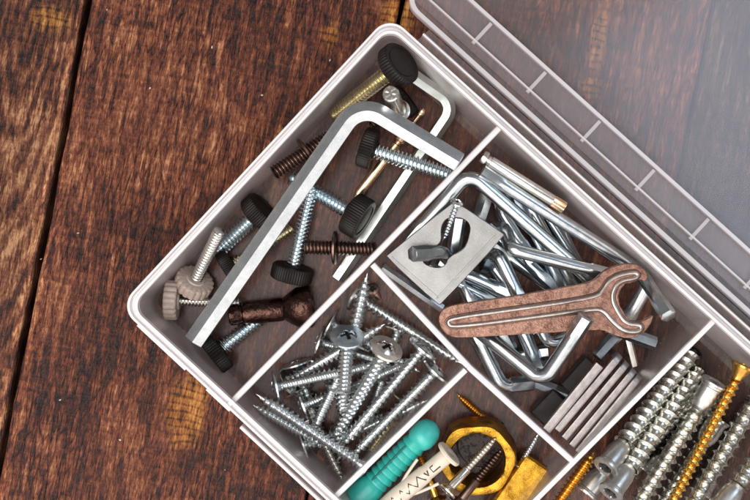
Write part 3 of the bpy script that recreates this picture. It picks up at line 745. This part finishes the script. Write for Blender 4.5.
# dull grey keys standing side by side
GG = 'dull grey hex keys packed in a row'
def gk(p0, p1, w, z, label, hook=True):
    d = Vector((p1[0] - p0[0], p1[1] - p0[1])).normalized()
    pts = [(p0[0], p0[1], z), (p1[0], p1[1], z)]
    if hook: pts.append((p1[0] + d.x * 1 - d.y * 0 - 3, p1[1] + d.y * 1 - 1, z - 14))
    key('hex_key', pts, w, M['greykey'], label, group=GG, rad=6, sect='square', roll=0, n=32, sharp=25)
gk((546, 430), (599, 365), 9, 22, 'dull grey straight bar with square ends, first of the grey row', hook=False)
gk((557, 430), (618, 357.5), 7.2, 19, 'dull grey hex key second in the row, just right of the square ended bar')
gk((564, 438), (625, 365), 7, 19.5, 'dull grey hex key in the middle of the grey row')
gk((571.5, 445.5), (632.5, 372), 7, 20, 'dull grey hex key fourth in the grey row, one from the divider')
gk((577.5, 452), (638, 378), 6.8, 21, 'dull grey hex key last in the row, next to the divider')
def bar(name, p0, p1, w_px, z0, z1, mat, label, cat, chamfer=.5, group=None):
    a, b = P(*p0, z1), P(*p1, z1); d = b - a; d.z = 0; L = d.length; d.normalize(); nn = Vector((-d.y, d.x, 0)); w = pxmm(w_px, z1) / 2
    m3 = MB(); c = chamfer
    def ring(s_, sh): 
        q = a.xy.to_3d() + d * s_
        return [q + nn * x + Vector((0, 0, z)) for x, z in ((-w + sh, z0 + c), (-w + c + sh, z0 + sh), (w - c - sh, z0 + sh), (w - sh, z0 + c), (w - sh, z1 - c), (w - c - sh, z1 - sh), (-w + c + sh, z1 - sh), (-w + sh, z1 - c))]
    m3.grid([ring(0, c * .6), ring(c, 0), ring(L * .5, 0), ring(L - c, 0), ring(L, c * .6)], True, 0, True, True)
    o = link(name, m3.mesh(name, [mat], 30, off=a)); o.location = a * S
    return tag(o, label, cat, group)
bar('flat_bar', (594, 363), (569, 391), 22, 2, 9, M['blackbar'], 'black flat bar under the grey keys near the wrench', 'metal bar')
bar('flat_bar', (561, 396), (538, 420), 22, 2, 7, M['blackbar'], 'black flat bar on the floor left of the grey keys by the divider', 'metal bar')

# ------------------------------------------------------------------ wood screws compartment
SG = 'wafer head screws heaped in the front compartment'
def ws(Hp, Tp, label, mat=None, hm=None): return screw('wafer', 'wafer_head_screw', Hp, Tp, mat or M['screw'], label, 'screw', SG, headmat=hm)
ws((347, 337, 27), (342, 420, 6), 'silver wafer head screw facing up, bluish head in the heap centre', hm=M['keyblue'])
ws((341, 385, 11), (367.5, 273, 25), 'silver screw with its tip rising above the bluish upturned head')
ws((386, 349, 29), (331, 443, 4), 'silver wafer head screw, upturned warm grey head with dark cross', hm=M['warmsteel'])
ws((357, 296, 9), (464, 365, 17), 'long silver screw lying along the divider below the bracket plate')
ws((362, 465, 13), (256, 394, 23), 'silver screw across the heap front, upper of two tips by the front wall')
ws((335, 452, 4), (253, 405, 16), 'silver screw across the heap front, lower of two tips by the front wall')
ws((276, 387, 17), (378, 364, 12), 'silver screw with round bluish head against the divider by the front wall', hm=M['keyblue'])
ws((297, 364, 7), (325, 452, 5), 'silver screw with tilted thin head beside the divider, shank pointing down')
ws((289, 381, 9), (385, 324, 19), 'silver screw slanting up from the left, tip beside the warm grey head')
ws((319, 342, 6), (412, 372, 5), 'buried silver screw, lower of two thin heads leaning on the divider')
ws((331, 324, 7), (420, 372, 8), 'buried silver screw, upper of two thin heads leaning on the divider')
ws((423, 349, 19), (339, 449, 13), 'long silver screw slanting down from a thin head below the long divider')
ws((436, 371, 19), (351, 457, 13), 'long silver screw nearest the wall plugs, thin head by the divider corner')
ws((354, 345, 12), (312, 433, 14), 'silver screw slanting down left below the bluish head')
ws((303, 406, 11), (402, 368, 7), 'silver screw with thin upright head left of the heap centre')
ws((304, 446, 8), (396, 412, 5), 'silver screw with thin upright head near the front wall below the crossing screws')
ws((300, 392, 5), (343, 481, 9), 'silver screw with its tip pointing at the bottom corner of the compartment', M['nickel'])
ws((338, 440, 6), (428, 400, 13), 'silver screw with thin tip pointing right towards the teal plug')
ws((430, 354, 8), (345, 390, 9), 'buried silver screw lying level under the long slanting ones')
ws((398, 330, 6), (368, 424, 6), 'buried silver screw under the warm grey head pointing down')
screw('yellow', 'wafer_head_screw', (405, 402, 5), (362, 462, 4.5), M['yellowzinc'], 'yellowish screw at the bottom beside the teal plug divider', 'screw', SG)
screw('tiny', 'bronze_screw', (373, 289, 13), (380, 300, 3), M['bronze'], 'small dark bronze screw head down in the corner of the dividers', roll=.6)

# ------------------------------------------------------------------ plugs and brass compartment
A, B = P(431, 428, 17), P(355, 502.5, 13); L = (B - A).length
t = thing('wall_plug', A, B, 'ribbed teal plastic wall plug with round cap', 'wall plug', None, R(90))
s = MB(); pr = []
z = 6.0; rb = 3.9
pr = [(2.2, 2.0), (2.6, 5.0), (rb * .86, 6.2)]
for i in range(8):
    z0 = 6.4 + i * 2.25; pr += [(rb * .86, z0), (rb * (1.0 + .012 * i), z0 + 1.5), (rb * (1.0 + .012 * i), z0 + 2.05)]
pr += [(rb * 1.0, 24.6), (rb * 1.16, 26), (rb * 1.2, L - 1), (rb * .9, L), (.1, L)]
s.lathe(pr, 36); link('plug_body', s.mesh('plug_body', [M['teal']], 30), t)
s = MB(); s.lathe([(.05, -4.6), (1.8, -4.3), (3.3, -3.2), (4.2, -1.4), (4.4, .6), (4.2, 2.6), (3.3, 4.2), (2.0, 4.9)], 32); 
cp = link('round_cap', s.mesh('round_cap', [M['tealcap']], 50), t)
cp.matrix_local = Matrix.Translation(Vector((0, 0, 2.6)) * S) @ Matrix.Rotation(R(35), 4, 'Y')
def on_side(parent, name, pts, w, r_at, mat, ang0):
    """a thin dark groove line drawn on the body's side as a raised seam strip: pts are (angle, z)"""
    m3 = MB(); path = [Vector(((r_at(zq)) * math.cos(ang0 + a), (r_at(zq)) * math.sin(ang0 + a), zq)) for a, zq in pts]
    sweep(m3, resample(path, .8), w, 'round', 0, 8, 0, 0, 1, 0)
    return link(name, m3.mesh(name, [mat], 60), parent)
# which side of the plug faces up: find the local direction of world +Z
def up_angle(t):
    bpy.context.view_layer.update()
    v = t.matrix_world.to_3x3().inverted() @ Vector((0, 0, 1)); return math.atan2(v.y, v.x)
ua = up_angle(t)
on_side(t, 'slot', [(.5, 9), (.42, 24)], .34, lambda z: rb * 1.02, M['tealslot'], ua - .95 if False else ua)

A, B = P(449, 454, 22), P(378, 513, 17); L = (B - A).length
t = thing('wall_plug', A, B, 'cream plastic wall plug with open flange and zigzag slit', 'wall plug')
ua = up_angle(t)
s = MB(); s.lathe([(1.5, 5.0), (1.6, -.5), (3.0, -.75), (4.2, -.55), (4.5, 0), (4.3, .6), (2.6, 1.1)], 36, cap1=False); link('flange', s.mesh('flange', [M['cream']], 40), t)
s = MB(); s.lathe([(2.45, .8), (2.5, 9), (2.8, 10), (2.95, 22), (2.6, L), (1.0, L)], 30); link('plug_body', s.mesh('plug_body', [M['cream']], 40), t)
zz_ = [(0.45 * (1 if i % 2 else -1), 10 + i * 1.7) for i in range(10)]
on_side(t, 'slit', zz_, .24, lambda z: 2.93, M['slot'], ua)
on_side(t, 'slit', [(-.35, 4.0), (-.35, 6.8), (.35, 6.8), (.35, 5.6)], .2, lambda z: 2.5, M['slot'], ua)
on_side(t, 'slit', [(.3, 8.0), (-.3, 8.6), (.3, 9.3)], .22, lambda z: 2.62, M['slot'], ua)
for sgn in (-1, 1):
    m3 = MB(); dirv = Vector((math.cos(ua + sgn * 1.55), math.sin(ua + sgn * 1.55), 0))
    pts = [dirv * q + Vector((0, 0, z)) for q, z in ((2.4, 17), (3.3, 14.5), (4.3, 11), (4.9, 8.5))]
    sweep(m3, resample(pts, .8), .5, 'round', 0, 10, 0, 0, 1, .4); link('fin', m3.mesh('fin', [M['cream']], 50), t)

# brass ring with a black pad inside
s = MB(); n = 96
def hexr(th): return 1 + .03 * math.cos(6 * th + .4) + .012 * math.sin(3 * th + 1)
rows = []
for (q, z) in ((8.3, .0), (11.2, 0), (11.7, .6), (11.7, 9.0), (11.3, 9.9), (10.1, 10.2), (8.9, 9.8), (8.4, 8.8)):
    rows.append([Vector((q * (hexr(2 * PI * j / n) if q > 9.0 else 1 + .008 * math.sin(5 * 2 * PI * j / n)) * math.cos(2 * PI * j / n), q * (hexr(2 * PI * j / n) if q > 9.0 else 1) * math.sin(2 * PI * j / n), z)) for j in range(n)])
rows.append(rows[0]); s.grid(rows, True, 0)
o = link('brass_ring', s.mesh('brass_ring', [M['brass']], 40)); o.location = P(478, 450, 5) * S; o.rotation_euler = (R(10), R(-8), R(10))
tag(o, 'thick old brass ring nut lying in the plug compartment', 'ring nut')
s = MB(); s.lathe([(.05, 2.6), (5.5, 2.6), (7.0, 2.3), (7.4, 1.4), (7.4, 0), (.1, 0)], 40)
o = link('rubber_pad', s.mesh('rubber_pad', [M['pad']], 40)); o.location = P(480, 443, 5.6) * S
tag(o, 'black cracked round rubber pad inside the brass ring', 'rubber pad')
screw('half', 'wood_screw', (447, 491, 21), (497.5, 436.5, 17), M['warmsteel'], 'shiny half threaded screw lying over the brass ring', roll=1)
screw('half', 'wood_screw', (458, 503, 15), (505, 446, 14.5), M['bronze'], 'dark bronze screw lying beside the shiny one in the brass ring', roll=.2)
screw('half', 'wood_screw', (437, 500, 6), (418, 450, 7), M['gold'], 'gold screw hidden between the teal plug and the cream plug')
screw('half', 'wood_screw', (497, 431, 2.6), (457, 394, 3), M['gold'], 'gold screw whose tip shows on the floor above the brass ring')
screw('tiny', 'small_screw', (520, 465, 11), (539, 433, 15), M['screw'], 'thin pale screw between the brass ring and the brass block')
bar('brass_block', (538, 462), (498, 520), 30, 2, 13, M['brass'], 'scuffed brass block in the corner under the long divider', 'brass block', .8)

# ------------------------------------------------------------------ confirmat screws
CG = 'thick furniture screws in the right compartment'
def cf(Hp, Tp, label): return screw('confirmat', 'furniture_screw', Hp, Tp, M['nickel'], label, 'furniture screw', CG, headmat=M['head'])
cf((606, 467, 27), (694, 352, 4), 'nickel furniture screw lying against the divider, hex socket head at lower left')
cf((611, 492, 29), (699, 371, 7), 'nickel furniture screw, second from the divider, hex socket head at the picture bottom')
cf((714, 383, 20), (636, 507, 8), 'nickel furniture screw turned round, flanged head beside the gold screw head')
cf((718, 420, 7), (640, 540, 6), 'nickel furniture screw buried left of the long gold screw')
cf((668, 545, 16), (756, 400, 13), 'nickel furniture screw right of the long gold screw, head out of view')
cf((720, 508, 21), (808, 396, 15), 'nickel furniture screw at the bottom right corner showing its smooth shoulder')
cf((650, 474, 5), (717, 393, 5), 'nickel furniture screw on the floor beneath the turned round one')
cf((700, 492, 4.6), (752, 402, 4.6), 'nickel furniture screw on the floor right under the long gold screw')
cf((628, 470, 4.6), (703, 384, 4.6), 'nickel furniture screw lying lowest between the second one and the turned round one')
cf((586, 492, 8), (668, 392, 5), 'nickel furniture screw buried under the two beside the divider')
screw('csk', 'wood_screw', (743, 366, 23), (663, 520, 15), M['gold'], 'long gold countersunk screw lying on the nickel furniture screws', roll=.4)
screw('csk', 'wood_screw', (528, 545, 12), (594.5, 452, 17), M['gold'], 'gold screw with its sharp tip by the divider corner')

def crumbs(name, spots, size, mat, z0):
    m3 = MB(); rr = random.Random(3)
    for (px, py) in spots:
        c = P(px, py, z0); a = rr.uniform(0, 6); q = size * rr.uniform(.5, 1.4)
        e1 = Vector((math.cos(a), math.sin(a), .1)) * q; e2 = Vector((-math.sin(a), math.cos(a), 0)) * q * rr.uniform(.3, .8)
        m3.add([c - e1, c + e2, c + e1, c - e2, c + Vector((0, 0, q * .6))], [(0, 1, 4), (1, 2, 4), (2, 3, 4), (3, 0, 4), (3, 2, 1, 0)])
    o = link(name, m3.mesh(name, [mat], 10)); o['kind'] = 'stuff'; return o
rr = random.Random(11)
def inside(n, x0, y0, x1, y1, w): return [(x0 + (x1 - x0) * t + rr.uniform(-w, w), y0 + (y1 - y0) * t + rr.uniform(-w, w)) for t in [rr.random() for _ in range(n)]]
o = crumbs('metal_filings', inside(26, 160, 300, 440, 150, 26) + inside(16, 690, 365, 735, 345, 14) + inside(20, 300, 450, 440, 330, 30) + inside(14, 640, 350, 690, 310, 14) + inside(16, 450, 410, 540, 480, 20), .28, M['dowel'], FLOOR + .1)
o['label'] = 'fine metal filings and dust on the box floor'
o = crumbs('dust_specks', [(107, 9.5), (41, 259), (78, 233), (212, 47), (296, 131), (150, 88), (262, 95), (60, 400), (225, 470), (120, 440), (330, 60)], .42, M['cream'], .15)
o['label'] = 'pale dust specks on the dark planks'
# ------------------------------------------------------------------ camera and light
cam = bpy.data.cameras.new('camera'); co = bpy.data.objects.new('camera', cam); C.objects.link(co)
co.location = (0, 0, H * S); cam.sensor_width = 36; cam.lens = 36 * H / (750 * KPX)
cam.clip_start = .01; cam.clip_end = 20
bpy.context.scene.camera = co
def area(name, loc, tgt, sx, sy, rad, col):
    l = bpy.data.lights.new(name, 'AREA'); l.shape = 'RECTANGLE'; l.size = sx; l.size_y = sy
    l.energy = rad * PI * sx * sy; l.color = col
    o = bpy.data.objects.new(name, l); C.objects.link(o); o.location = loc
    o.rotation_euler = (Vector(tgt) - Vector(loc)).to_track_quat('-Z', 'Y').to_euler(); return o
area('window_light', (.15, -1.05, .62), (0, 0, .02), 3.0, 1.3, 1.35, (1, .97, .94))
area('sky_light', (.88, .42, 1.0), (0.05, 0, 0), .6, .7, 3.0, (.62, .78, 1))
area('overhead_fill', (-.40, -.28, 1.15), (0, 0, 0), 1.2, 1.2, 4.2, (1, .98, .96))  # unseen fill added overhead to brighten the compartments and tabletop
w = bpy.data.worlds.new('World'); bpy.context.scene.world = w; w.use_nodes = True
bg = w.node_tree.nodes['Background']; bg.inputs[0].default_value = (.90, .87, .85, 1); bg.inputs[1].default_value = .27
sc = bpy.context.scene
sc.view_settings.view_transform = 'Standard'; sc.view_settings.look = 'None'; sc.view_settings.gamma = 1; sc.view_settings.exposure = .14
sc.cycles.use_denoising = True
sc.cycles.transparent_max_bounces = 24; sc.cycles.max_bounces = 8; sc.cycles.diffuse_bounces = 3; sc.cycles.glossy_bounces = 4
sc.cycles.caustics_reflective = False; sc.cycles.caustics_refractive = False
sc.cycles.sample_clamp_indirect = 6
